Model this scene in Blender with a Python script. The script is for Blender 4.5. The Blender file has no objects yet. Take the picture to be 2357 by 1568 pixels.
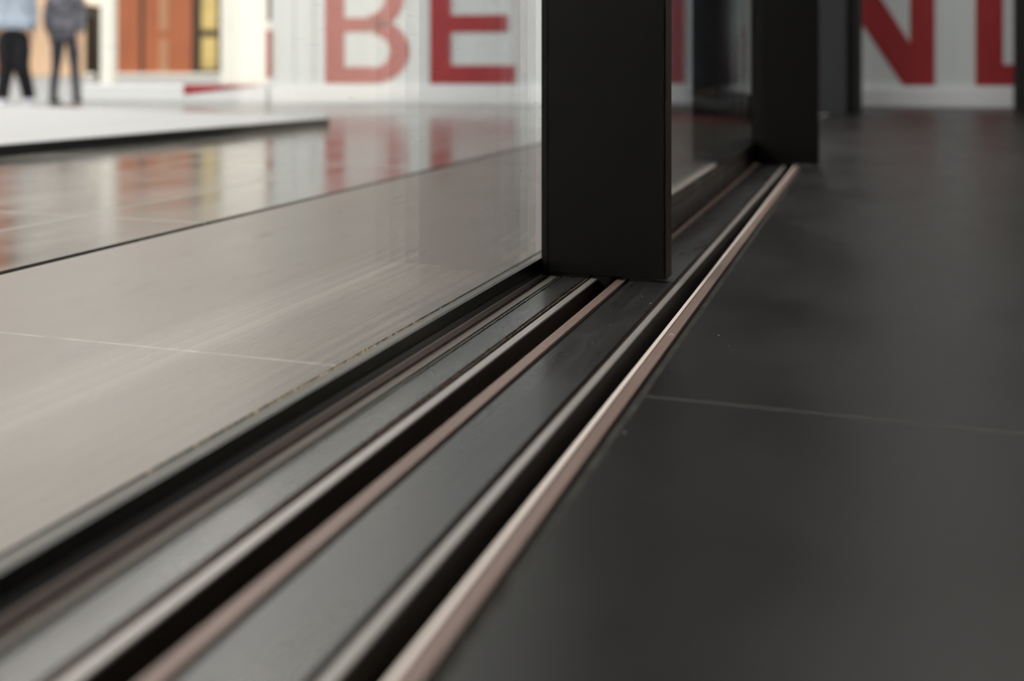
import bpy, bmesh, math, random
from mathutils import Vector, Matrix

R = math.radians
scene = bpy.context.scene
COL = scene.collection
random.seed(7)

# ------------------------------------------------------------------ camera
YAW = 18.54
cam_data = bpy.data.cameras.new('camera')
cam = bpy.data.objects.new('camera', cam_data)
COL.objects.link(cam)
cam.location = (0, 0, 0.16)
cam.rotation_euler = (R(90), 0, R(YAW))
cam_data.sensor_width = 36.0
cam_data.lens = 36.0 * 2496 / 2357
cam_data.shift_y = -(784 - 145) / 2357
cam_data.clip_start = 0.01
cam_data.clip_end = 500
cam_data.dof.use_dof = True
cam_data.dof.focus_distance = 0.70
cam_data.dof.aperture_fstop = 5.2
scene.camera = cam

# ------------------------------------------------------------------ world, sun, exposure
world = bpy.data.worlds.new('world')
scene.world = world
world.use_nodes = True
nt = world.node_tree
nt.nodes.clear()
wo = nt.nodes.new('ShaderNodeOutputWorld')
bg = nt.nodes.new('ShaderNodeBackground')
tc = nt.nodes.new('ShaderNodeTexCoord')
dot = nt.nodes.new('ShaderNodeVectorMath'); dot.operation = 'DOT_PRODUCT'
dot.inputs[1].default_value = (-0.80, 0.52, 0.30)
mr = nt.nodes.new('ShaderNodeMapRange')
mr.inputs['From Min'].default_value = -0.2
mr.inputs['From Max'].default_value = 1.0
mr.inputs['To Min'].default_value = 1.3
mr.inputs['To Max'].default_value = 3.0
nt.links.new(tc.outputs['Generated'], dot.inputs[0])
nt.links.new(dot.outputs['Value'], mr.inputs['Value'])
dot2 = nt.nodes.new('ShaderNodeVectorMath'); dot2.operation = 'DOT_PRODUCT'
dot2.inputs[1].default_value = (-0.30, -0.80, 0.52)
mr2 = nt.nodes.new('ShaderNodeMapRange')
mr2.inputs['From Min'].default_value = 0.0
mr2.inputs['From Max'].default_value = 1.0
mr2.inputs['To Min'].default_value = 0.0
mr2.inputs['To Max'].default_value = 1.6
addw = nt.nodes.new('ShaderNodeMath'); addw.operation = 'ADD'
nt.links.new(tc.outputs['Generated'], dot2.inputs[0])
nt.links.new(dot2.outputs['Value'], mr2.inputs['Value'])
nt.links.new(mr.outputs['Result'], addw.inputs[0])
nt.links.new(mr2.outputs['Result'], addw.inputs[1])
nt.links.new(addw.outputs[0], bg.inputs['Strength'])
bg.inputs['Color'].default_value = (1.0, 0.965, 0.91, 1)
nt.links.new(bg.outputs['Background'], wo.inputs['Surface'])

sun_data = bpy.data.lights.new('sun', 'SUN')
sun_data.energy = 0.6
sun_data.angle = R(12)
sun_data.color = (1.0, 0.93, 0.82)
sun = bpy.data.objects.new('sun', sun_data)
COL.objects.link(sun)
sun.rotation_euler = (R(52), 0, R(-62))

scene.view_settings.view_transform = 'Standard'
scene.view_settings.look = 'None'
scene.view_settings.gamma = 1
scene.view_settings.exposure = 0.0
scene.view_settings.use_curve_mapping = False
scene.cycles.use_denoising = True
scene.cycles.use_adaptive_sampling = False
scene.cycles.max_bounces = 14
scene.cycles.transparent_max_bounces = 24
scene.cycles.glossy_bounces = 6
scene.cycles.sample_clamp_indirect = 6


# ------------------------------------------------------------------ materials
def base_mat(name):
    m = bpy.data.materials.new(name)
    m.use_nodes = True
    return m, m.node_tree, m.node_tree.nodes['Principled BSDF']


def mat(name, col, rough=0.5, metal=0.0, spec=0.5, noise=0.0, scale=(20, 20, 20), bump=0.0, noise_detail=4):
    m, t, p = base_mat(name)
    p.inputs['Base Color'].default_value = (*col, 1)
    p.inputs['Roughness'].default_value = rough
    p.inputs['Metallic'].default_value = metal
    p.inputs['Specular IOR Level'].default_value = spec
    if noise or bump:
        c = t.nodes.new('ShaderNodeTexCoord')
        mp = t.nodes.new('ShaderNodeMapping')
        mp.inputs['Scale'].default_value = scale
        n = t.nodes.new('ShaderNodeTexNoise')
        n.inputs['Scale'].default_value = 1.0
        n.inputs['Detail'].default_value = noise_detail
        t.links.new(c.outputs['Object'], mp.inputs['Vector'])
        t.links.new(mp.outputs['Vector'], n.inputs['Vector'])
        if noise:
            r = t.nodes.new('ShaderNodeMapRange')
            r.inputs['From Min'].default_value = 0.3
            r.inputs['From Max'].default_value = 0.7
            r.inputs['To Min'].default_value = 1 - noise
            r.inputs['To Max'].default_value = 1 + noise
            v = t.nodes.new('ShaderNodeVectorMath'); v.operation = 'SCALE'
            v.inputs[0].default_value = col
            t.links.new(n.outputs['Fac'], r.inputs['Value'])
            t.links.new(r.outputs['Result'], v.inputs['Scale'])
            t.links.new(v.outputs['Vector'], p.inputs['Base Color'])
        if bump:
            b = t.nodes.new('ShaderNodeBump')
            b.inputs['Strength'].default_value = bump
            b.inputs['Distance'].default_value = 0.001
            t.links.new(n.outputs['Fac'], b.inputs['Height'])
            t.links.new(b.outputs['Normal'], p.inputs['Normal'])
    return m


def tile_mat(name, col, joint_col, rough, spec, joints_y, joints_x, jw, cloud=0.25, rough_var=0.06, wet=0.0, bump=0.0):
    """Stone tile: clouded slate colour, thin joints at given world x / y lines."""
    m, t, p = base_mat(name)
    c = t.nodes.new('ShaderNodeTexCoord')
    sep = t.nodes.new('ShaderNodeSeparateXYZ')
    t.links.new(c.outputs['Object'], sep.inputs[0])

    def noise(scale, detail, stretch=(1, 1, 1)):
        mp = t.nodes.new('ShaderNodeMapping')
        mp.inputs['Scale'].default_value = stretch
        n = t.nodes.new('ShaderNodeTexNoise')
        n.inputs['Scale'].default_value = scale
        n.inputs['Detail'].default_value = detail
        t.links.new(c.outputs['Object'], mp.inputs['Vector'])
        t.links.new(mp.outputs['Vector'], n.inputs['Vector'])
        return n.outputs['Fac']

    def mapr(v, a, b, lo, hi):
        r = t.nodes.new('ShaderNodeMapRange')
        for k, x in zip(('From Min', 'From Max', 'To Min', 'To Max'), (a, b, lo, hi)):
            r.inputs[k].default_value = x
        t.links.new(v, r.inputs['Value'])
        return r.outputs['Result']
    n1 = noise(3.0, 6)
    n2 = noise(14.0, 5, (1, 0.45, 1))
    n3 = noise(900.0, 2)
    add = t.nodes.new('ShaderNodeMath'); add.operation = 'ADD'
    t.links.new(n1, add.inputs[0]); t.links.new(n2, add.inputs[1])
    k = mapr(add.outputs[0], 0.7, 1.3, 1 - cloud, 1 + cloud)
    grain = mapr(n3, 0.3, 0.7, 0.96, 1.04)
    mul = t.nodes.new('ShaderNodeMath'); mul.operation = 'MULTIPLY'
    t.links.new(k, mul.inputs[0]); t.links.new(grain, mul.inputs[1])
    v = t.nodes.new('ShaderNodeVectorMath'); v.operation = 'SCALE'
    v.inputs[0].default_value = col
    t.links.new(mul.outputs[0], v.inputs['Scale'])

    # joints
    def joint(axis, val, w):
        s = t.nodes.new('ShaderNodeMath'); s.operation = 'SUBTRACT'
        t.links.new(sep.outputs[axis], s.inputs[0]); s.inputs[1].default_value = val
        a = t.nodes.new('ShaderNodeMath'); a.operation = 'ABSOLUTE'
        t.links.new(s.outputs[0], a.inputs[0])
        l = t.nodes.new('ShaderNodeMath'); l.operation = 'LESS_THAN'
        t.links.new(a.outputs[0], l.inputs[0]); l.inputs[1].default_value = w / 2
        return l.outputs[0]
    acc = None
    for axis, vals in ((1, joints_y), (0, joints_x)):
        for val in vals:
            j = joint(axis, val, jw)
            if acc is None:
                acc = j
            else:
                mx = t.nodes.new('ShaderNodeMath'); mx.operation = 'MAXIMUM'
                t.links.new(acc, mx.inputs[0]); t.links.new(j, mx.inputs[1])
                acc = mx.outputs[0]
    nj = mapr(noise(60, 3), 0.3, 0.65, 0.35, 1.0)
    jm = t.nodes.new('ShaderNodeMath'); jm.operation = 'MULTIPLY'
    t.links.new(acc, jm.inputs[0]); t.links.new(nj, jm.inputs[1])
    mix = t.nodes.new('ShaderNodeMix'); mix.data_type = 'RGBA'
    t.links.new(jm.outputs[0], mix.inputs['Factor'])
    t.links.new(v.outputs['Vector'], mix.inputs[6])
    mix.inputs[7].default_value = (*joint_col, 1)
    t.links.new(mix.outputs[2], p.inputs['Base Color'])
    # roughness
    rr = mapr(add.outputs[0], 0.7, 1.3, rough - rough_var, rough + rough_var)
    rj = t.nodes.new('ShaderNodeMath'); rj.operation = 'MULTIPLY_ADD'
    t.links.new(acc, rj.inputs[0]); rj.inputs[1].default_value = 0.4
    t.links.new(rr, rj.inputs[2])
    t.links.new(rj.outputs[0], p.inputs['Roughness'])
    p.inputs['Specular IOR Level'].default_value = spec
    if bump:
        b = t.nodes.new('ShaderNodeBump')
        b.inputs['Strength'].default_value = bump
        b.inputs['Distance'].default_value = 0.002
        t.links.new(noise(9.0, 3), b.inputs['Height'])
        t.links.new(b.outputs['Normal'], p.inputs['Normal'])
    return m


def brushed_mat(name, col, rough, spec, metal=0.0, line=0.25, dust=0.5):
    """Anodised cover strip: fine lines along Y plus pale dust specks."""
    m, t, p = base_mat(name)
    c = t.nodes.new('ShaderNodeTexCoord')

    def noise(sc, detail=3):
        mp = t.nodes.new('ShaderNodeMapping')
        mp.inputs['Scale'].default_value = sc
        n = t.nodes.new('ShaderNodeTexNoise')
        n.inputs['Scale'].default_value = 1
        n.inputs['Detail'].default_value = detail
        t.links.new(c.outputs['Object'], mp.inputs['Vector'])
        t.links.new(mp.outputs['Vector'], n.inputs['Vector'])
        return n.outputs['Fac']

    def mapr(v, a, b, lo, hi):
        r = t.nodes.new('ShaderNodeMapRange')
        for k, x in zip(('From Min', 'From Max', 'To Min', 'To Max'), (a, b, lo, hi)):
            r.inputs[k].default_value = x
        t.links.new(v, r.inputs['Value'])
        return r.outputs['Result']
    lines = mapr(noise((900, 6, 900), 4), 0.3, 0.7, 1 - line, 1 + line)
    v = t.nodes.new('ShaderNodeVectorMath'); v.operation = 'SCALE'
    v.inputs[0].default_value = col
    t.links.new(lines, v.inputs['Scale'])
    sp = mapr(noise((520, 520, 520), 2), 0.68, 0.76, 0.0, dust * 0.6)
    mix = t.nodes.new('ShaderNodeMix'); mix.data_type = 'RGBA'
    t.links.new(sp, mix.inputs['Factor'])
    t.links.new(v.outputs['Vector'], mix.inputs[6])
    mix.inputs[7].default_value = (0.42, 0.37, 0.33, 1)
    t.links.new(mix.outputs[2], p.inputs['Base Color'])
    t.links.new(mapr(noise((60, 14, 60), 4), 0.3, 0.7, rough - 0.05, rough + 0.07), p.inputs['Roughness'])
    p.inputs['Specular IOR Level'].default_value = spec
    p.inputs['Metallic'].default_value = metal
    return m


def glass_mat(name, tint=(0.986, 0.987, 0.984)):
    """Architectural pane: clear transmission with Fresnel mirror reflection on both faces."""
    m = bpy.data.materials.new(name)
    m.use_nodes = True
    t = m.node_tree
    t.nodes.clear()
    out = t.nodes.new('ShaderNodeOutputMaterial')
    g = t.nodes.new('ShaderNodeNewGeometry')
    d = t.nodes.new('ShaderNodeVectorMath'); d.operation = 'DOT_PRODUCT'
    t.links.new(g.outputs['Normal'], d.inputs[0]); t.links.new(g.outputs['Incoming'], d.inputs[1])

    def M(op, a, b=None):
        n = t.nodes.new('ShaderNodeMath'); n.operation = op
        for i, x in enumerate((a, b)):
            if x is None:
                continue
            if isinstance(x, (int, float)):
                n.inputs[i].default_value = x
            else:
                t.links.new(x, n.inputs[i])
        return n.outputs[0]
    a = M('ABSOLUTE', d.outputs['Value'])
    fr = M('MULTIPLY_ADD', M('POWER', M('SUBTRACT', 1.0, a), 5.0), 0.96)
    fr.node.inputs[2].default_value = 0.04
    tr = t.nodes.new('ShaderNodeBsdfTransparent'); tr.inputs[0].default_value = (*tint, 1)
    gl = t.nodes.new('ShaderNodeBsdfGlossy'); gl.inputs['Roughness'].default_value = 0.0
    gl.inputs['Color'].default_value = (0.95, 0.98, 1, 1)
    mx = t.nodes.new('ShaderNodeMixShader')
    t.links.new(fr, mx.inputs[0]); t.links.new(tr.outputs[0], mx.inputs[1]); t.links.new(gl.outputs[0], mx.inputs[2])
    # faint dust streaks wiped along the pane
    c = t.nodes.new('ShaderNodeTexCoord')
    mp = t.nodes.new('ShaderNodeMapping'); mp.inputs['Scale'].default_value = (300, 28, 330)
    mp.inputs['Rotation'].default_value = (0.12, 0, 0)
    n = t.nodes.new('ShaderNodeTexNoise'); n.inputs['Scale'].default_value = 1.0; n.inputs['Detail'].default_value = 3
    t.links.new(c.outputs['Object'], mp.inputs['Vector']); t.links.new(mp.outputs['Vector'], n.inputs['Vector'])
    r = t.nodes.new('ShaderNodeMapRange')
    for k_, x_ in zip(('From Min', 'From Max', 'To Min', 'To Max'), (0.68, 0.78, 0.0, 0.16)):
        r.inputs[k_].default_value = x_
    t.links.new(n.outputs['Fac'], r.inputs['Value'])
    df = t.nodes.new('ShaderNodeBsdfDiffuse'); df.inputs['Color'].default_value = (0.6, 0.6, 0.55, 1)
    m2 = t.nodes.new('ShaderNodeMixShader')
    t.links.new(r.outputs['Result'], m2.inputs[0]); t.links.new(mx.outputs[0], m2.inputs[1]); t.links.new(df.outputs[0], m2.inputs[2])
    t.links.new(m2.outputs[0], out.inputs['Surface'])
    return m


M = {}
M['tile_in'] = tile_mat('interior tile', (0.0075, 0.0066, 0.0064), (0.060, 0.054, 0.049), 0.36, 0.45,
                        [-0.686, 0.514, 1.714, 2.914], [1.1], 0.0014, cloud=0.22)
M['tile_terrace'] = tile_mat('terrace tile', (0.074, 0.060, 0.048), (0.42, 0.43, 0.39), 0.32, 0.55,
                             [-0.686, 0.514, 1.714, 2.914], [], 0.0011, cloud=0.12)
M['tile_wet'] = tile_mat('polished deck tile', (0.11, 0.105, 0.095), (0.17, 0.17, 0.155), 0.15, 0.6,
                         [-0.45, 0.932, 1.53, 2.3, 3.1], [-0.79, -1.39, -2.0, -2.6], 0.006, cloud=0.45, rough_var=0.06, bump=0.06)
M['black'] = mat('black anodised frame', (0.0045, 0.0044, 0.0041), 0.45, 0, 0.12, noise=0.1, scale=(40, 40, 6))
M['brown_lit_side'] = mat('frame side with painted brown light', (0.022, 0.0135, 0.007), 0.5, 0.0, 0.1, noise=0.2, scale=(10, 10, 9))  # black frame side; brownish reflected light is put into the colour
M['rubber'] = mat('black rubber seal', (0.006, 0.006, 0.005), 0.5, 0, 0.15)
M['rail'] = brushed_mat('bottom rail black', (0.011, 0.011, 0.008), 0.32, 0.3, 0, 0.9, 0.08)
M['groove'] = mat('groove inside', (0.013, 0.0105, 0.007), 0.6, 0, 0.25, noise=0.4, scale=(300, 12, 300))
M['cover'] = brushed_mat('graphite cover strip', (0.030, 0.029, 0.028), 0.27, 1.0, 0, 0.35, 0.25)
M['cover2'] = brushed_mat('graphite cover strip scratched', (0.022, 0.021, 0.022), 0.30, 1.0, 0, 0.6, 0.25)
M['silver'] = brushed_mat('silver lip', (0.32, 0.303, 0.29), 0.35, 0.6, 0.2, 0.15, 0.6)
M['brass'] = brushed_mat('rose bronze lip', (0.190, 0.135, 0.118), 0.45, 0.3, 0, 0.15, 0.6)
M['pale'] = brushed_mat('pale edge with painted highlight', (0.68, 0.60, 0.56), 0.40, 0.5, 0, 0.08, 0.2)  # outside light caught by the bevel is put into this colour
M['brown'] = mat('brown felt strip', (0.085, 0.058, 0.048), 0.75, 0, 0.2, noise=0.35, scale=(600, 200, 600))
M['midgrey'] = brushed_mat('grey anodised strip', (0.09, 0.084, 0.076), 0.25, 1.0, 0.1, 0.2, 0.4)
M['sill_grey'] = brushed_mat('dull grey sill profile', (0.065, 0.063, 0.056), 0.5, 0.3, 0, 0.5, 0.12)
M['rail_foot'] = mat('slate rail foot', (0.055, 0.062, 0.065), 0.3, 0, 0.6)
M['sill_light'] = brushed_mat('light sill strip', (0.19, 0.17, 0.148), 0.42, 0.5, 0, 0.12, 0.3)
M['ledge'] = mat('blue black ledge', (0.02, 0.022, 0.030), 0.3, 0, 0.5)
M['door_rail'] = brushed_mat('dark door rail', (0.006, 0.006, 0.006), 0.35, 0.2, 0, 0.5, 0.12)
M['grout'] = mat('dusty grout', (0.026, 0.024, 0.021), 0.8, 0, 0.2, noise=0.45, scale=(120, 60, 120))
M['seam'] = mat('dark seam', (0.012, 0.011, 0.010), 0.8, 0, 0.2)
M['spacer'] = mat('aluminium spacer', (0.085, 0.083, 0.074), 0.5, 0.0, 0.4)
M['glass'] = glass_mat('clear glass')
M['white_wall'] = mat('white corrugated sheet', (0.62, 0.665, 0.68), 0.55, 0, 0.3, noise=0.05, scale=(14, 14, 0.6))
M['skirt'] = mat('white painted metal skirting', (0.74, 0.765, 0.79), 0.4, 0, 0.4)
M['red'] = mat('red paint', (0.335, 0.034, 0.040), 0.5, 0, 0.3, noise=0.06, scale=(9, 9, 9))
M['slab'] = mat('pale platform top', (0.345, 0.35, 0.365), 0.6, 0, 0.3, noise=0.05, scale=(3, 3, 3))
M['dark_edge'] = mat('dark platform edge', (0.012, 0.012, 0.012), 0.6, 0, 0.3)
M['plaza'] = mat('pale paving', (0.27, 0.275, 0.28), 0.8, 0, 0.2, noise=0.12, scale=(0.8, 0.8, 0.8))
M['haze_wall'] = mat('pale haze reflector', (0.86, 0.76, 0.64), 0.7, 0, 0.2, noise=0.05, scale=(1, 1, 1))  # warm pale tone for the added wall mirrored in the glass
M['dark_wall'] = mat('dark wall lining', (0.005, 0.005, 0.0055), 0.6, 0, 0.3, noise=0.1, scale=(3, 3, 3))
M['post'] = mat('dark grey post', (0.013, 0.015, 0.018), 0.5, 0, 0.3, noise=0.1, scale=(20, 20, 2))
M['ceiling'] = mat('dark ceiling', (0.035, 0.034, 0.033), 0.8, 0, 0.2, noise=0.1, scale=(2, 2, 2))
M['cream'] = mat('cream render', (0.80, 0.79, 0.73), 0.7, 0, 0.2, noise=0.02, scale=(1, 1, 1))
M['peach'] = mat('peach render', (0.74, 0.52, 0.35), 0.7, 0, 0.2, noise=0.12, scale=(0.3, 0.3, 0.3))
M['orange'] = mat('orange cladding', (0.36, 0.118, 0.055), 0.6, 0, 0.2, noise=0.12, scale=(0.6, 0.6, 0.25))
M['upper'] = mat('pale grey render', (0.52, 0.50, 0.47), 0.7, 0, 0.2, noise=0.08, scale=(0.4, 0.4, 0.4))
M['orange_light'] = mat('light orange strip', (0.42, 0.22, 0.13), 0.6, 0, 0.2)
M['bronze_frame'] = mat('dark bronze frame', (0.05, 0.035, 0.022), 0.6, 0, 0.2)
M['yellow'] = mat('yellow blind behind window', (0.58, 0.44, 0.17), 0.5, 0, 0.3, noise=0.25, scale=(1, 1, 1))
M['darkhole'] = mat('dark recess', (0.02, 0.016, 0.01), 0.8, 0, 0.1)
M['skin'] = mat('skin', (0.55, 0.34, 0.25), 0.5, 0, 0.3)
M['hair'] = mat('dark hair', (0.03, 0.02, 0.015), 0.6, 0, 0.3)
M['hair2'] = mat('brown hair', (0.10, 0.055, 0.03), 0.6, 0, 0.3)
M['shirt_blue'] = mat('light blue cloth', (0.40, 0.47, 0.57), 0.8, 0, 0.2, noise=0.25, scale=(7, 7, 4))
M['trouser_black'] = mat('black cloth', (0.010, 0.010, 0.013), 0.8, 0, 0.2, noise=0.2, scale=(8, 8, 8))
M['top_grey'] = mat('patterned grey cloth', (0.13, 0.13, 0.155), 0.8, 0, 0.2, noise=0.6, scale=(9, 9, 9))
M['jeans_dark'] = mat('dark blue denim', (0.045, 0.047, 0.060), 0.8, 0, 0.2, noise=0.25, scale=(9, 9, 6))
M['jeans_grey'] = mat('slate denim', (0.030, 0.036, 0.046), 0.8, 0, 0.2, noise=0.45, scale=(12, 12, 8))
M['shoe_white'] = mat('white sneaker', (0.68, 0.68, 0.80), 0.5, 0, 0.3)
M['shoe_black'] = mat('black shoe', (0.012, 0.011, 0.009), 0.5, 0, 0.3)
M['sole_red'] = mat('dark red sole', (0.09, 0.012, 0.012), 0.6, 0, 0.3)
M['lips'] = mat('lips', (0.35, 0.13, 0.11), 0.5, 0, 0.3)
M['eye'] = mat('dark eye', (0.01, 0.01, 0.01), 0.2, 0, 0.5)
M['crumb'] = mat('ochre crumbs', (0.50, 0.38, 0.20), 0.9, 0, 0.1, noise=0.5, scale=(400, 400, 400))
M['rust'] = mat('rust brown crumbs', (0.10, 0.062, 0.046), 0.9, 0, 0.1, noise=0.6, scale=(700, 700, 700))
M['lint'] = mat('pale lint', (0.80, 0.78, 0.72), 0.9, 0, 0.1)
M['warm_lamp'] = mat('warm lamp housing', (0.9, 0.85, 0.7), 0.5, 0, 0.3)
_p = M['warm_lamp'].node_tree.nodes['Principled BSDF']
_p.inputs['Emission Color'].default_value = (1.0, 0.86, 0.62, 1)
_p.inputs['Emission Strength'].default_value = 0.6


# ------------------------------------------------------------------ mesh helpers
def link_bm(name, bm, material, parent=None, smooth=False):
    me = bpy.data.meshes.new(name)
    bmesh.ops.recalc_face_normals(bm, faces=bm.faces[:])
    bm.to_mesh(me)
    bm.free()
    if smooth:
        for p in me.polygons:
            p.use_smooth = True
    me.materials.append(material)
    o = bpy.data.objects.new(name, me)
    COL.objects.link(o)
    if parent:
        o.parent = parent
        o.matrix_parent_inverse = parent.matrix_world.inverted() if False else Matrix()
    return o


def add_box(bm, x0, x1, y0, y1, z0, z1, bevel=0.0):
    r = bmesh.ops.create_cube(bm, size=1.0)
    vs = r['verts']
    for v in vs:
        v.co.x = x0 + (v.co.x + .5) * (x1 - x0)
        v.co.y = y0 + (v.co.y + .5) * (y1 - y0)
        v.co.z = z0 + (v.co.z + .5) * (z1 - z0)
    if bevel:
        es = list({e for v in vs for e in v.link_edges})
        bmesh.ops.bevel(bm, geom=es, offset=bevel, segments=2, affect='EDGES', clamp_overlap=True)


def box(name, x0, x1, y0, y1, z0, z1, m, parent=None, bevel=0.0):
    bm = bmesh.new()
    add_box(bm, x0, x1, y0, y1, z0, z1, bevel)
    return link_bm(name, bm, m, parent)


def prism_xz(name, pts, y0, y1, m, parent=None):
    """Profile (x,z) extruded along Y: rails and lips."""
    bm = bmesh.new()
    a = [bm.verts.new((x, y0, z)) for x, z in pts]
    b = [bm.verts.new((x, y1, z)) for x, z in pts]
    n = len(pts)
    bm.faces.new(a)
    bm.faces.new(b[::-1])
    for i in range(n):
        bm.faces.new((a[i], b[i], b[(i + 1) % n], a[(i + 1) % n]))
    return link_bm(name, bm, m, parent)


def prism_xy(bm, pts, z0, z1):
    a = [bm.verts.new((x, y, z0)) for x, y in pts]
    b = [bm.verts.new((x, y, z1)) for x, y in pts]
    n = len(pts)
    bm.faces.new(a[::-1])
    bm.faces.new(b)
    for i in range(n):
        bm.faces.new((a[i], a[(i + 1) % n], b[(i + 1) % n], b[i]))


def tag(o, label=None, cat=None, group=None, kind=None):
    if label: o['label'] = label
    if cat: o['category'] = cat
    if group: o['group'] = group
    if kind: o['kind'] = kind
    return o


def empty(name, loc=(0, 0, 0), rz=0):
    o = bpy.data.objects.new(name, None)
    o.empty_display_size = 0.05
    COL.objects.link(o)
    o.location = loc
    o.rotation_euler = (0, 0, rz)
    return o


# ------------------------------------------------------------------ floors
Y0, Y1 = -1.6, 3.48
bm = bmesh.new()
prism_xy(bm, [(-0.105, -3.0), (1.62, -3.0), (1.62, 5.2), (-0.1400, 5.2), (-0.1400, 1.752), (-0.105, 1.752)], -0.06, 0.0)
fl = link_bm('floor', bm, M['tile_in'])
tag(fl, 'dark slate tile floor inside, running along the door track', 'floor', kind='structure')
te = box('floor_terrace', -0.6260, -0.2705, -3.0, 5.0, -0.06, 0.0, M['tile_terrace'])
tag(te, 'satin grey tile strip just outside the glass, ending at a drain slot', 'floor', kind='structure')
ds = box('trim_1', -0.6372, -0.6260, -3.0, 4.1, -0.06, -0.014, M['seam'])
tag(ds, 'narrow black drain slot between the satin tiles and the polished deck', 'drain slot', kind='structure')

bm = bmesh.new()
prism_xy(bm, [(-0.6372, -3.0), (-0.6372, 5.0), (-2.30, 3.92), (-3.10, 3.80), (-2.86, 2.93), (-5.2, 3.55), (-5.2, -3.0)], -0.38, 0.0)
dk = link_bm('floor_deck', bm, M['tile_wet'])
tag(dk, 'polished grey deck tiles mirroring the red letters and orange facade', 'deck', kind='structure')

# raised pale platform on the deck
sp_ = empty('platform', (-2.6, 1.6, 0))
tag(sp_, 'low pale platform with a dark edge lying on the polished deck', 'platform')
plat = [(-1.56, -0.05), (-1.310, 2.46), (-2.80, 2.86), (-5.1, 3.46), (-5.1, -0.05)]
off = Vector((-2.6, 1.6))


def loc_pts(pts, k=1.0):
    return [((x - off.x) * k, (y - off.y) * k) for x, y in pts]


bm = bmesh.new(); prism_xy(bm, loc_pts(plat), 0.0190, 0.0215)
link_bm('platform_top', bm, M['slab'], sp_)
bm = bmesh.new(); prism_xy(bm, loc_pts(plat, 0.998), 0.0, 0.0190)
link_bm('platform_edge', bm, M['dark_edge'], sp_)

pz = box('ground', -120, 60, -60, 140, -0.50, -0.38, M['plaza'])
tag(pz, 'pale paved square a step below the deck, people walking on it', 'paving', kind='structure')

# ------------------------------------------------------------------ door track
TY0, TY1 = -1.6, 3.47
tr = empty('door_track', (-0.19, 0, 0))
tag(tr, 'flush floor track of the sliding doors with two black grooves and metal lips', 'door track')
TX = 0.19


def strip(name, x0, x1, z1, m, z0=-0.024, y0=TY0, y1=TY1, label=None, bev=0.0):
    o = box(name, x0 + TX, x1 + TX, y0, y1, z0, z1, m, tr, bev)
    if label: o['label'] = label
    return o


box('track_base', -0.2705 + TX, -0.1400 + TX, TY0, TY1, -0.06, -0.024, M['groove'], tr)
box('track_base', -0.1400 + TX, -0.1050 + TX, TY0, 1.751, -0.06, -0.024, M['groove'], tr)
strip('outer_edge', -0.2705, -0.2690, -0.0015, M['seam'])
strip('outer_edge', -0.2690, -0.2600, -0.0004, M['sill_grey'], label='grey outer edge profile')
strip('rail_seat', -0.2600, -0.2393, -0.0008, M['rubber'])
strip('sill_lip', -0.2393, -0.2382, 0.0008, M['pale'], y1=0.80, bev=0.0003, label='thin bright sill lip')
strip('felt_strip', -0.2383, -0.2314, -0.0030, M['brown'], label='brown felt strip')
strip('sill_strip', -0.2314, -0.2262, -0.0001, M['sill_light'], bev=0.0002, label='light grey sill strip')
strip('felt_strip', -0.2262, -0.2222, -0.0022, M['seam'])
strip('seal_bead', -0.2250, -0.2238, -0.0004, M['midgrey'], z0=-0.0022)
strip('cover_strip', -0.2222, -0.2050, 0.0, M['cover'], bev=0.0002, label='narrow graphite cover strip')
strip('felt_strip', -0.2050, -0.2008, -0.0022, M['brown'])
strip('seal_bead', -0.2040, -0.2026, -0.0002, M['brown'], z0=-0.0022)
strip('groove_wall', -0.2008, -0.1956, -0.0012, M['groove'])
strip('groove_lip', -0.2008, -0.1955, 0.0, M['silver'], z0=-0.0012, bev=0.0003, label='silver groove lip')
strip('groove_floor', -0.1955, -0.1815, -0.0190, M['groove'])
strip('groove_lip', -0.1815, -0.1745, 0.0, M['brass'], bev=0.0003, label='rose bronze groove lip')
strip('felt_strip', -0.1745, -0.1715, -0.0020, M['seam'])
strip('cover_strip', -0.1715, -0.1400, 0.0, M['cover2'], bev=0.0002, label='wide graphite cover strip, finely scratched')
TI = 1.751
strip('felt_strip', -0.1400, -0.1368, -0.0022, M['brown'], y1=TI)
strip('groove_wall', -0.1368, -0.1326, -0.0012, M['groove'], y1=TI)
strip('groove_lip', -0.1368, -0.1325, 0.0, M['silver'], y1=TI, z0=-0.0012, bev=0.0003, label='silver groove lip')
strip('groove_floor', -0.1325, -0.1208, -0.0190, M['groove'], y1=TI)
strip('groove_ledge', -0.1255, -0.1208, -0.0085, M['ledge'], y1=TI, z0=-0.019, bev=0.0004)
prism_xz('highlight_edge', [(-0.1208 + TX, -0.024), (-0.1208 + TX, -0.0006), (-0.1200 + TX, 0.0002), (-0.1178 + TX, 0.0004), (-0.1178 + TX, -0.024)],
         TY0, TI, M['pale'], tr)['label'] = 'pale edge with painted highlight beside the groove'  # bright bevel highlight carried by the strip's colour
strip('groove_lip', -0.1178, -0.1110, 0.0, M['brass'], y1=TI, bev=0.0003, label='rose bronze groove lip')
strip('outer_edge', -0.1110, -0.1086, -0.0018, M['seam'], y1=TI)
strip('grout_line', -0.1086, -0.1050, -0.0004, M['grout'], y1=TI, label='dusty grey grout line')


# ------------------------------------------------------------------ sliding doors
HT = 2.50


def pane(name, x0, x1, y0, y1, z0, parent, ox, oy):
    return box(name, x0 - ox, x1 - ox, y0 - oy, y1 - oy, z0, HT, M['glass'], parent)


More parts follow.
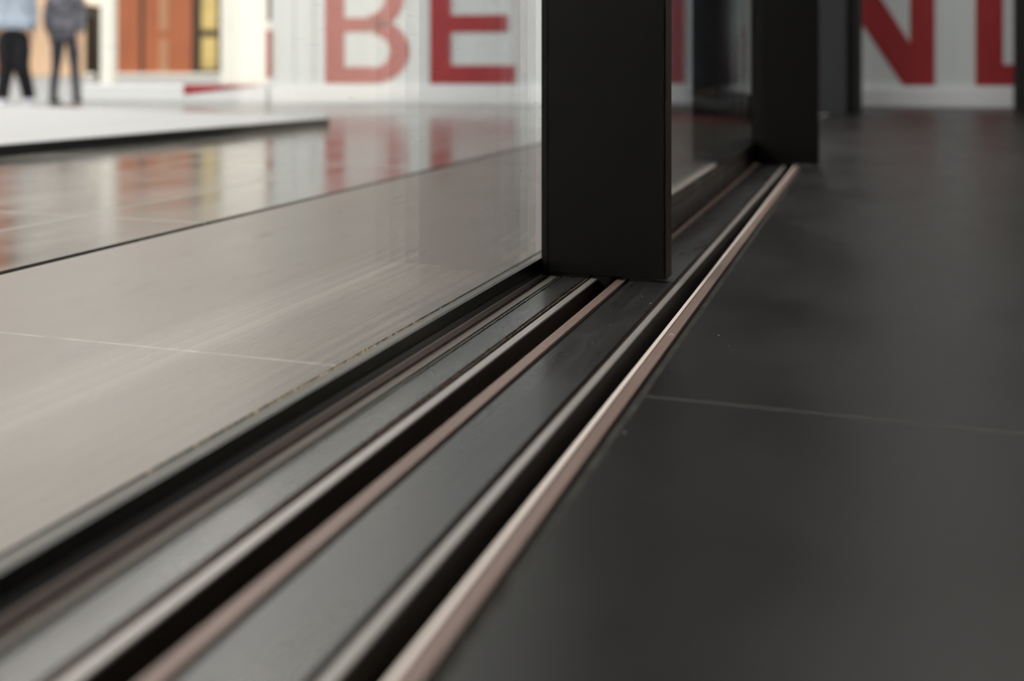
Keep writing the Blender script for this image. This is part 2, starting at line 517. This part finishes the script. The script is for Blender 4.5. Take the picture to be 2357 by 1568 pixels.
def fixed_door():
    oy = -0.4
    ox = -0.2443
    d = empty('door_1', (ox, oy, 0))
    tag(d, 'fixed glass panel along the tiled terrace with a black rail at its foot', 'glass door', kind='structure')
    pane('glass_pane', -0.2473, -0.2413, TY0, 0.7950, 0.0085, d, ox, oy)
    pane('glass_pane', -0.2600, -0.2540, TY0, 0.7950, 0.0010, d, ox, oy)
    z = 0.012
    prism_xz('bottom_rail', [(-0.2462 - ox, -0.0008), (-0.2462 - ox, 0.0103), (-0.2412 - ox, 0.0103), (-0.2409 - ox, z), (-0.2405 - ox, z),
                             (-0.2405 - ox, 0.0043), (-0.2405 - ox, -0.0008)], TY0 - oy, 0.79 - oy, M['rail'], d)
    prism_xz('rail_foot', [(-0.2404 - ox, -0.0008), (-0.2404 - ox, 0.0042), (-0.2401 - ox, 0.0042), (-0.2394 - ox, 0.0006), (-0.2393 - ox, -0.0008)],
             TY0 - oy, 0.79 - oy, M['rail_foot'], d)
    prism_xz('pane_bed', [(-0.2600 - ox, -0.0008), (-0.2600 - ox, 0.0028), (-0.2464 - ox, 0.0028), (-0.2464 - ox, -0.0008)], TY0 - oy, 0.79 - oy, M['spacer'], d)
    return d


def stile(parent, ox, oy, xl, xs, xr, y, gap=0.0026, guide=True):
    """Meeting stile seen end-on: main face, side gasket, thin side with brownish reflected light in its colour, guide block below."""
    t = 0.020
    bm = bmesh.new()
    add_box(bm, xs - ox, xr - 0.0012 - ox, y - oy, y + t - oy, 0.0025, HT, 0.0006)
    s = link_bm('meeting_stile', bm, M['black'], parent)
    box('gasket', xl - ox, xs - 0.0003 - ox, y + 0.0014 - oy, y + t - oy, 0.0012, HT, M['rubber'], parent, 0.0008)
    box('gasket', xl - gap - ox, xl - ox, y + 0.009 - oy, y + t - oy, 0.0012, HT, M['rubber'], parent)
    box('side_plate', xr - 0.0009 - ox, xr - ox, y + 0.0004 - oy, y + t + 0.0005 - oy, 0.0025, HT, M['brown_lit_side'], parent)  # separate plate holds the painted brown light
    if guide:
        box('guide_block', xl + 0.001 - ox, xl + 0.0375 - ox, y + 0.001 - oy, y + t - 0.001 - oy, 0.0001, 0.0025, M['rubber'], parent)
        box('guide_shoe', xl + 0.0395 - ox, xl + 0.052 - ox, y + 0.001 - oy, y + t - 0.001 - oy, -0.016, 0.0024, M['rubber'], parent)
    return s


def sliding_door(name, label, xg, y0, y1, xl, xs, xr, glazed=True):
    ox, oy = xg - 0.009, y0
    d = empty(name, (ox, oy, 0))
    tag(d, label, 'glass door', kind='structure')
    stile(d, ox, oy, xl, xs, xr, y0, gap=0.0026 if glazed else 0.0064)
    if not glazed:
        return d
    ya, yb = y0 + 0.020, y1
    pane('glass_pane', xg - 0.006, xg, ya, yb, 0.0330, d, ox, oy)
    pane('glass_pane', xg - 0.0187, xg - 0.0127, ya, yb, 0.0330, d, ox, oy)
    box('edge_seal', xg - 0.0067 - ox, xg - ox, yb - oy, yb + 0.008 - oy, 0.0040, HT, M['rubber'], d)
    box('spacer', xg - 0.0125 - ox, xg - 0.0062 - ox, ya - oy, yb - oy, 0.0345, 0.0355, M['rubber'], d)
    prism_xz('bottom_rail', [(xg - 0.020 - ox, 0.0032), (xg - 0.020 - ox, 0.0340), (xg - 0.0004 - ox, 0.0340), (xg + 0.0006 - ox, 0.0360), (xg + 0.0012 - ox, 0.0345),
                             (xg + 0.0012 - ox, 0.0275), (xg + 0.0026 - ox, 0.0268), (xg + 0.0026 - ox, 0.0255), (xg + 0.0008 - ox, 0.0240),
                             (xg + 0.0008 - ox, 0.0032)], ya - oy, yb - oy, M['door_rail'], d)
    return d


fixed_door()
sliding_door('door_2', 'sliding glass panel whose wide black upright stands in front, centred over the outer groove', -0.1808, 0.7810, 1.7450, -0.2387, -0.2333, -0.1438)
sliding_door('door_3', 'second black upright further along the track, standing over the inner groove', -0.1211, 1.7355, 3.475, -0.1744, -0.1690, -0.0832, False)

GZ = -0.38
# ------------------------------------------------------------------ building around the doors
li = box('lintel', -0.30, -0.06, -3.0, 3.53, HT, 2.60, M['black'])
tag(li, 'black head beam above the sliding doors', 'beam', kind='structure')
ce = box('ceiling', -0.30, 1.72, -3.1, 0.9, 2.60, 2.75, M['ceiling'])
tag(ce, 'dark flat ceiling over the room', 'ceiling', kind='structure')
j1 = box('trim_2', -0.205, -0.0848, 3.482, 3.545, 0.0, 2.60, M['post'], bevel=0.002)
tag(j1, 'dark grey post where the track ends', 'door post', kind='structure')
j2 = box('trim_3', -0.195, -0.0456, 3.545, 4.08, 0.0, 2.60, M['dark_wall'])
tag(j2, 'near-black return panel between the grey post and the lettered wall', 'door post', kind='structure')
wb = box('wall_end', 0.4453, 1.12, 3.9786, 4.05, 0.0, 2.60, M['dark_wall'])
tag(wb, 'black wall panel beside the opening to the lettered wall', 'wall', kind='structure')
wr = box('wall_right', 1.62, 1.72, -3.0, 3.3, -0.06, 2.60, M['dark_wall'])
tag(wr, 'dark side wall of the room', 'wall', kind='structure')
ws = box('wall_haze', 1.62, 1.72, 3.3, 5.2, -0.06, 2.60, M['haze_wall'])  # unseen, added to give the glass panel its bright haze
tag(ws, 'unseen pale wall added so the glass mirrors a soft haze', 'wall', kind='structure')
wk = box('wall_rear', -0.30, 1.62, -3.1, -3.0, -0.06, 2.60, M['dark_wall'])
tag(wk, 'dark rear wall of the room', 'wall', kind='structure')

# ------------------------------------------------------------------ lettered white wall
WANG = math.atan2(.158, .9875)
WH = 2.60
lw = empty('wall_lettered', (-2.286, 3.80, 0), WANG)
tag(lw, 'white wall with big red capital letters above a bright skirting', 'wall', kind='structure')
bm = bmesh.new()
add_box(bm, 0.0, 3.50, 0.0, 0.09, 0.0, WH)
link_bm('wall_panel', bm, M['white_wall'], lw)
bm = bmesh.new()
add_box(bm, 0.0, 3.50, -0.016, 0.0, 0.0, 0.066, 0.003)
add_box(bm, 0.0, 3.50, -0.010, 0.0, 0.066, 0.0745, 0.002)
link_bm('skirting', bm, M['skirt'], lw)
box('end_strip', -0.020, 0.0, -0.012, 0.09, 0.10, 0.292, M['red'], lw)['label'] = 'red strip on the wall end'
box('end_post', -0.020, 0.0, 0.0, 0.088, 0.33, WH, M['bronze_frame'], lw)['label'] = 'dark green upper end post'
for s0, s1 in ((0.005, 0.095), (0.115, 0.175)):
    box('reflection_band', s0, s1, -0.004, 0.0, 0.0755, WH, M['white_wall'], lw)  # raised bands added in place of soft grey reflections at the wall end


def letter(ch, polys):
    bm = bmesh.new()
    for pts in polys:
        a = [bm.verts.new((x, -0.0025, z)) for x, z in pts]
        b = [bm.verts.new((x, -0.0002, z)) for x, z in pts]
        n = len(pts)
        bm.faces.new(a); bm.faces.new(b[::-1])
        for i in range(n):
            bm.faces.new((a[i], b[i], b[(i + 1) % n], a[(i + 1) % n]))
    o = link_bm('letter', bm, M['red'], lw)
    o['label'] = 'red capital letter ' + ch
    return o


ZB, ZT = 0.079, 0.548


def rect(x0, x1, z0, z1):
    return [(x0, z0), (x1, z0), (x1, z1), (x0, z1)]


def bowl(xc, x_out, x_in, z0, z1, th, n=14):
    """D shape ring to the right of xc as quads."""
    zc, ro = (z0 + z1) / 2, (z1 - z0) / 2
    ri = ro - th
    P = []
    for i in range(n):
        a0, a1 = [-math.pi / 2 + math.pi * k / n for k in (i, i + 1)]
        P.append([(xc + (x_in - xc) * math.cos(a0), zc + ri * math.sin(a0)), (xc + (x_out - xc) * math.cos(a0), zc + ro * math.sin(a0)),
                  (xc + (x_out - xc) * math.cos(a1), zc + ro * math.sin(a1)), (xc + (x_in - xc) * math.cos(a1), zc + ri * math.sin(a1))])
    return P


th = 0.066
zw0, zw1 = 0.283, 0.338
letter('B', [rect(0.222, 0.302, ZB, ZT), rect(0.302, 0.420, ZB, ZB + th), rect(0.302, 0.405, zw0, zw1), rect(0.302, 0.400, ZT - th, ZT)]
       + bowl(0.420, 0.566, 0.487, ZB, zw1 - 0.004, th * 0.93) + bowl(0.400, 0.545, 0.468, zw0 + 0.004, ZT, th * 0.93))
letter('E', [rect(0.648, 0.734, ZB, ZT), rect(0.734, 0.985, ZB, ZB + 0.072), rect(0.734, 0.958, 0.279, 0.346), rect(0.734, 0.978, ZT - 0.07, ZT)])
letter('R', [rect(1.098, 1.170, ZB, ZT), rect(1.170, 1.26, 0.27, 0.335), rect(1.156, 1.26, ZT - th, ZT),
             [(1.25, 0.275), (1.325, ZB), (1.42, ZB), (1.33, 0.29)]] + bowl(1.26, 1.40, 1.32, 0.27, ZT, th * .93))
letter('L', [rect(1.470, 1.553, ZB, ZT), rect(1.553, 1.712, ZB, ZB + 0.078)])
letter('I', [rect(1.905, 1.992, ZB, ZT)])
letter('N', [rect(2.155, 2.240, ZB, ZT), rect(2.434, 2.520, ZB, ZT),
             [(2.240, ZT), (2.155, ZT), (2.240, 0.345), (2.410, ZB), (2.434, ZB), (2.434, 0.232)]])
letter('L', [rect(2.659, 2.752, ZB, ZT), rect(2.752, 2.94, ZB, ZB + 0.076)])

# low white kerb continuing the skirting line, with a red stripe
kb = empty('kerb', (-2.286, 3.80, 0), WANG)
tag(kb, 'low white kerb with a red stripe at the edge of the deck', 'kerb')
box('kerb_stone', -0.82, -0.022, 0.0, 0.085, 0.0, 0.074, M['skirt'], kb, 0.004)
bm = bmesh.new()
a = [bm.verts.new((x, -0.002, z)) for x, z in [(-0.375, 0.030), (-0.024, 0.074), (-0.375, 0.074)]]
b = [bm.verts.new((x, 0.0, z)) for x, z in [(-0.375, 0.030), (-0.024, 0.074), (-0.375, 0.074)]]
bm.faces.new(a); bm.faces.new(b[::-1])
for i in range(3):
    bm.faces.new((a[i], b[i], b[(i + 1) % 3], a[(i + 1) % 3]))
link_bm('red_stripe', bm, M['red'], kb)

# ------------------------------------------------------------------ far buildings across the square
CR = Vector((math.cos(R(YAW)), math.sin(R(YAW)), 0))
CF = Vector((-math.sin(R(YAW)), math.cos(R(YAW)), 0))
GZ = -0.38


def far_frame(name, lateral, depth):
    p = CF * depth + CR * lateral
    return empty(name, (p.x, p.y, GZ), R(YAW))


D = 44.93
K = D / 2496


def lx(px):
    return (px - 1178) * K


fb = far_frame('orange_building', lx(230), D)
L0 = lx(230)
tag(fb, 'orange clad building with yellow windows behind the cream pillar', 'building')


def fpart(name, px0, px1, z0, z1, m, y0=0.0, y1=0.4, label=None, parent=None):
    o = box(name, lx(px0) - L0, lx(px1) - L0, y0, y1, z0, z1, m, parent or fb)
    if label: o['label'] = label
    return o


HF = 12.0
fpart('wall', -420, 700, 0.0, 3.4, M['peach'], 0.5, 3.0, 'peach coloured wall')
fpart('upper_wall', -420, 700, 3.4, HF, M['upper'], 0.5, 3.0, 'pale grey upper wall')
HO = 6.3
fpart('orange_panel', -420, 17, 0.12, HF, M['orange'])
fpart('orange_panel', 260, 321, 0.12, HO, M['orange'])
fpart('orange_panel', 331, 441, 0.12, HO, M['orange'])
fpart('light_strip', 366, 388, 0.12, 1.55, M['orange_light'], -0.05, 0.0)
fpart('light_strip', 366, 388, 1.85, 4.4, M['orange_light'], -0.05, 0.0)
fpart('joint_frame', 321, 331, 0.12, HO, M['bronze_frame'])
w = fpart('window_frame', 441, 508, 0.12, HO, M['bronze_frame'], 0.0, 0.4)
for z0, z1 in ((0.28, 1.62), (1.92, 4.5), (4.7, 6.1)):
    fpart('window', 464, 499, z0, z1, M['yellow'], -0.03, 0.0)
fpart('doorway_recess', 190, 228, 0.05, 2.45, M['darkhole'], 0.3, 0.5)
fpart('doorway_recess', 190, 222, 2.45, 2.95, M['bronze_frame'], 0.3, 0.5)
fpart('base_strip', 200, 510, 0.0, 0.12, M['cream'], -0.3, 0.4)


def rbox(name, w, dp, z0, z1, m, parent, bev=0.02):
    return box(name, -w / 2, w / 2, 0, dp, z0, z1, m, parent, bev)


def pillar(name, label, px0, px1, d, h):
    p = far_frame(name, ((px0 + px1) / 2 - 1178) * d / 2496, d)
    tag(p, label, 'pillar', kind='thing')
    wd = (px1 - px0) * d / 2496
    rbox('shaft', wd, wd, 0.05, h, M['cream'], p)
    rbox('foot', wd * 1.04, wd * 1.02, 0, 0.05, M['cream'], p, 0.01)
    return p


pillar('cream_pillar', 'broad cream pillar standing between the orange building and the lettered wall', 507, 613, 26.96, 4.6)
pillar('cream_pillar', 'slim cream pillar standing between the people and the orange cladding', 230, 259, 24.5, 4.2)

lamp = far_frame('street_lamp', (214 - 1178) * 30 / 2496, 30)
tag(lamp, 'warm glowing globe lamp on a slim dark pole beside the slim cream pillar', 'lamp')
bm = bmesh.new()
bmesh.ops.create_uvsphere(bm, u_segments=20, v_segments=12, radius=0.30)
for v in bm.verts: v.co.z += 2.43; v.co.y += 0.3
link_bm('lamp_globe', bm, M['warm_lamp'], lamp, True)
bm = bmesh.new()
bmesh.ops.create_cone(bm, cap_ends=True, segments=12, radius1=0.06, radius2=0.04, depth=2.2)
for v in bm.verts: v.co.z += 1.1; v.co.y += 0.3
link_bm('lamp_pole', bm, M['bronze_frame'], lamp, True)


# ------------------------------------------------------------------ people
def skin_mesh(name, verts, edges, radii, m, parent, root=0, sub=2):
    me = bpy.data.meshes.new(name)
    me.from_pydata(verts, edges, [])
    o = bpy.data.objects.new(name, me)
    COL.objects.link(o)
    o.parent = parent
    me.materials.append(m)
    md = o.modifiers.new('skin', 'SKIN')
    md.use_smooth_shade = True
    if not me.skin_vertices:
        bm = bmesh.new(); bm.from_mesh(me)
        bm.verts.layers.skin.verify()
        bm.to_mesh(me); bm.free()
    for i, sv in enumerate(me.skin_vertices[0].data):
        r = radii[i]
        r = r if isinstance(r, tuple) else (r, r)
        r = tuple(q * 1.28 if q > 0.012 else q for q in r)
        sv.radius = r if isinstance(r, tuple) else (r, r)
        sv.use_root = (i == root)
    ss = o.modifiers.new('sub', 'SUBSURF'); ss.levels = sub; ss.render_levels = sub
    return o


class Sk:
    def __init__(s): s.v = []; s.e = []; s.r = []

    def add(s, co, r, par=None):
        s.v.append(co); s.r.append(r)
        if par is not None: s.e.append((par, len(s.v) - 1))
        return len(s.v) - 1

    def chain(s, pts, par=None):
        for co, r in pts: par = s.add(co, r, par)
        return par


def ell(bm, c, r, seg=20):
    q = bmesh.ops.create_uvsphere(bm, u_segments=seg, v_segments=seg // 2 + 2, radius=1)
    for v in q['verts']:
        v.co = Vector((v.co.x * r[0] + c[0], v.co.y * r[1] + c[1], v.co.z * r[2] + c[2]))


def person(loc, rz, label, legs, top_m, leg_m, shoe_m, hair_m, top_hem=0.86, arm_y=0.03, slim=1.0, sole=None, loose=1.0, scale=1.0):
    """legs: for each side (hip_x, knee xy, ankle xy). Faces local -Y."""
    p = empty('person', loc, rz)
    p.scale = (scale,) * 3
    tag(p, label, 'person')
    # body: one continuous surface
    k = Sk()
    pel = k.add((0, 0, 0.95), (0.135, 0.10))
    ch = k.chain([((0, 0.0, 1.10), (0.12, 0.09)), ((0, 0.0, 1.28), (0.145, 0.10)), ((0, 0.0, 1.40), (0.13, 0.085))], pel)
    hd = k.chain([((0, 0.0, 1.47), 0.055), ((0, -0.01, 1.54), (0.058, 0.066)), ((0, -0.015, 1.60), (0.072, 0.088)),
                  ((0, -0.012, 1.67), (0.070, 0.085)), ((0, -0.005, 1.71), (0.04, 0.05))], ch)
    hands = []
    for s_ in (-1, 1):
        sh = k.chain([((s_ * 0.10, 0, 1.405), 0.055), ((s_ * 0.175, 0, 1.38), 0.052), ((s_ * 0.215, arm_y, 1.12), 0.038),
                      ((s_ * 0.215, arm_y - 0.08 * s_, 0.89), 0.026)], ch)
        hx, hy = s_ * 0.215, arm_y - 0.08 * s_
        pm = k.chain([((hx, hy - 0.01, 0.84), (0.016, 0.034))], sh)
        hands.append((hx, hy - 0.01, s_))
        for f, (dy, ln) in enumerate(((-0.028, 0.060), (-0.010, 0.070), (0.009, 0.066), (0.027, 0.052))):
            k.chain([((hx, hy - 0.01 + dy, 0.805), 0.0085), ((hx - s_ * 0.008, hy - 0.012 + dy, 0.805 - ln * 0.5), 0.008),
                     ((hx - s_ * 0.022, hy - 0.014 + dy, 0.805 - ln), 0.0065)], pm)
        k.chain([((hx - s_ * 0.006, hy - 0.047, 0.842), 0.010), ((hx - s_ * 0.012, hy - 0.066, 0.815), 0.0085), ((hx - s_ * 0.016, hy - 0.070, 0.790), 0.007)], pm)
    for s_, (hxx, kx, ky, ax, ay) in zip((-1, 1), legs):
        q = min(1.0, slim) * 0.9
        k.chain([((s_ * hxx, 0, 0.88), 0.078 * q), ((kx, ky, 0.49), 0.050 * q), ((kx * .4 + ax * .6, ky * .5 + ay * .5 + 0.01, 0.30), 0.046 * q), ((ax, ay, 0.09), 0.032 * q),
                 ((ax, ay - 0.08, 0.045), (0.022, 0.014)), ((ax, ay - 0.14, 0.035), (0.022, 0.011))], pel)
    skin_mesh('body', k.v, k.e, k.r, M['skin'], p)
    # face
    def feature(name, c, rad, m):
        bm = bmesh.new()
        ell(bm, c, rad, 12)
        link_bm(name, bm, m, p, True)
    for s_ in (-1, 1):
        feature('eye', (s_ * 0.030, -0.089, 1.615), (0.011, 0.007, 0.007), M['eye'])
        feature('ear', (s_ * 0.076, 0.0, 1.605), (0.010, 0.020, 0.032), M['skin'])
    feature('nose', (0, -0.103, 1.590), (0.012, 0.016, 0.022), M['skin'])
    feature('mouth', (0, -0.090, 1.555), (0.024, 0.008, 0.007), M['lips'])
    bm = bmesh.new()
    ell(bm, (0, 0.022, 1.650), (0.088, 0.100, 0.092), 24)
    ell(bm, (0, 0.060, 1.575), (0.070, 0.055, 0.085), 20)
    link_bm('hair', bm, hair_m, p, True)
    # trousers
    k = Sk()
    pel = k.add((0, 0, 0.96), (0.150, 0.112))
    k.add((0, 0, 1.02), (0.140, 0.105), pel)
    for s_, (hxx, kx, ky, ax, ay) in zip((-1, 1), legs):
        k.chain([((s_ * hxx, 0, 0.87), 0.090 * slim), ((s_ * hxx * .5 + kx * .5, ky * .5, 0.68), 0.080 * slim), ((kx, ky, 0.49), 0.062 * slim),
                 ((kx * .4 + ax * .6, ky * .5 + ay * .5 + 0.01, 0.30), 0.056 * slim), ((ax, ay, 0.13), 0.053 * slim), ((ax, ay - 0.01, 0.06), 0.056 * slim)], pel)
    skin_mesh('trousers', k.v, k.e, k.r, leg_m, p)
    # top with sleeves
    k = Sk()
    c0 = k.add((0, 0, 1.16), (0.150 * loose, 0.115 * loose))
    k.chain([((0, 0, 1.0), (0.170 * loose, 0.130 * loose)), ((0, 0, top_hem), (0.175 * loose, 0.135 * loose))], c0)
    c1 = k.chain([((0, 0, 1.30), (0.160, 0.115)), ((0, 0, 1.405), (0.135, 0.095)), ((0, 0, 1.46), (0.070, 0.065))], c0)
    for s_ in (-1, 1):
        k.chain([((s_ * 0.11, 0, 1.40), 0.068), ((s_ * 0.185, 0, 1.375), 0.066), ((s_ * 0.217, arm_y, 1.12), 0.054),
                 ((s_ * 0.216, arm_y - 0.074 * s_, 0.91), 0.040)], c1 - 1)
    skin_mesh('top', k.v, k.e, k.r, top_m, p)
    # shoes
    for s_, (hxx, kx, ky, ax, ay) in zip((-1, 1), legs):
        bm = bmesh.new()
        n = 12
        prof = [(0.075, 0.028, 0.085), (0.06, 0.036, 0.090), (0.02, 0.040, 0.100), (-0.03, 0.041, 0.085), (-0.08, 0.045, 0.066), (-0.13, 0.046, 0.055), (-0.165, 0.038, 0.046), (-0.185, 0.018, 0.034)]
        rings = []
        for yy, ww, hh in prof:
            ring = []
            for i in range(n):
                a_ = 2 * math.pi * i / n
                x_ = math.cos(a_) * ww
                z_ = max(0.0, hh * 0.5 + math.sin(a_) * hh * 0.5 + 0.012)
                ring.append(bm.verts.new((ax + x_, ay + yy, max(0.012, z_))))
            rings.append(ring)
        for r0, r1 in zip(rings, rings[1:]):
            for i in range(n):
                bm.faces.new((r0[i], r0[(i + 1) % n], r1[(i + 1) % n], r1[i]))
        bm.faces.new(rings[0]); bm.faces.new(rings[-1][::-1])
        so = link_bm('shoe', bm, shoe_m, p, True)
        bm = bmesh.new()
        pts = [(ax + 0.030, ay + 0.078), (ax + 0.046, ay + 0.04), (ax + 0.044, ay - 0.05), (ax + 0.050, ay - 0.13), (ax + 0.034, ay - 0.18), (ax, ay - 0.193),
               (ax - 0.034, ay - 0.18), (ax - 0.050, ay - 0.13), (ax - 0.044, ay - 0.05), (ax - 0.046, ay + 0.04), (ax - 0.030, ay + 0.078)]
        prism_xy(bm, pts[::-1], 0.0, 0.016)
        q = link_bm('sole', bm, sole or shoe_m, so)
    return p


# facing away over the square
person((-10.36, 11.02, GZ), R(YAW + 18), 'person in a loose light blue top and slim black trousers walking on the square',
       ((0.085, -0.075, 0.0, -0.13, 0.02), (0.085, 0.09, -0.05, 0.16, 0.10)), M['shirt_blue'], M['trouser_black'], M['shoe_white'], M['hair'],
       top_hem=0.99, slim=1.28, loose=1.28, scale=1.03)
person((-10.0514, 11.5935, GZ), R(YAW + 180), 'person in a patterned grey top and dark slim jeans standing on the square',
       ((0.09, -0.13, 0.02, -0.155, 0.02), (0.09, 0.13, -0.03, 0.165, -0.02)), M['top_grey'], M['jeans_dark'], M['shoe_black'], M['hair2'],
       top_hem=0.80, slim=0.80, loose=1.02)
person((-0.447, 3.067, 0.0), R(YAW + 48), 'person in slate jeans and black shoes standing outside behind the glass panels',
       ((0.085, -0.075, 0.0, -0.075, 0.0), (0.085, 0.085, 0.02, 0.085, 0.02)), M['top_grey'], M['jeans_grey'], M['shoe_black'], M['hair'],
       top_hem=0.90, slim=0.98, sole=M['sole_red'])


# ------------------------------------------------------------------ crumbs, dust and lint on the track
def grains(name, fn, n, size, m, label):
    bm = bmesh.new()
    for i in range(n):
        x, y, z = fn()
        s = size * random.uniform(0.5, 1.3)
        vs = [bm.verts.new((x + s * random.uniform(-.6, .6), y + s * random.uniform(-.9, .9), z + s * k)) for k in (0, 0, 0, 0.9)]
        for a_, b_, c_ in ((0, 1, 2), (0, 1, 3), (1, 2, 3), (0, 2, 3)):
            bm.faces.new((vs[a_], vs[b_], vs[c_]))
    o = link_bm(name, bm, m)
    tag(o, label, name.replace('_', ' '), kind='stuff')
    return o


def on_seam():
    y = random.gauss(0.50, 0.07)
    return (-0.2700 + random.gauss(0, 0.0005), y, -0.0008)


grains('mortar_crumbs', on_seam, 420, 0.0011, M['crumb'], 'ochre mortar crumbs in the seam where terrace tiles meet the glass')


def on_felt():
    y = random.uniform(0.30, 0.74)
    return (-0.2036 + random.gauss(0, 0.0005), y, 0.0)


grains('rust_crumbs', on_felt, 900, 0.0007, M['rust'], 'fine rust brown grit beside the outer silver groove lip')


def on_track():
    return (random.choice((random.uniform(-0.221, -0.206), random.uniform(-0.171, -0.141), random.uniform(-0.181, -0.175), random.uniform(-0.117, -0.0745), random.uniform(-0.2,-0.196))),
            random.uniform(0.15, 0.95), 0.0001)


grains('pale_dust', on_track, 400, 0.00035, M['lint'], 'pale dust specks scattered over the metal track strips')


def lint(pts, label):
    cu = bpy.data.curves.new('lint_fibre', 'CURVE')
    cu.dimensions = '3D'
    cu.bevel_depth = 0.00013
    s = cu.splines.new('NURBS')
    s.points.add(len(pts) - 1)
    for q, c in zip(s.points, pts): q.co = (*c, 1)
    s.use_endpoint_u = True
    s.order_u = 3
    tmp = bpy.data.objects.new('lint_tmp', cu)
    COL.objects.link(tmp)
    dg = bpy.context.evaluated_depsgraph_get()
    me = bpy.data.meshes.new_from_object(tmp.evaluated_get(dg))
    bpy.data.objects.remove(tmp)
    me.materials.clear(); me.materials.append(M['lint'])
    o = bpy.data.objects.new('lint_fibre', me)
    COL.objects.link(o)
    tag(o, label, 'lint', 'lint fibres on the groove lips')


lint([(-0.1145, 0.632, 0.0003), (-0.1148, 0.634, 0.0006), (-0.1140, 0.6352, 0.0006), (-0.1136, 0.633, 0.0008), (-0.1127, 0.634, 0.0006), (-0.1122, 0.6325, 0.0003)],
     'curled pale lint fibre lying on the rose bronze lip of the inner groove')
lint([(-0.1985, 0.676, 0.0003), (-0.1978, 0.6785, 0.0006), (-0.1972, 0.6765, 0.0005), (-0.1966, 0.677, 0.0003)],
     'tiny pale lint fibre lying on the silver lip of the outer groove')
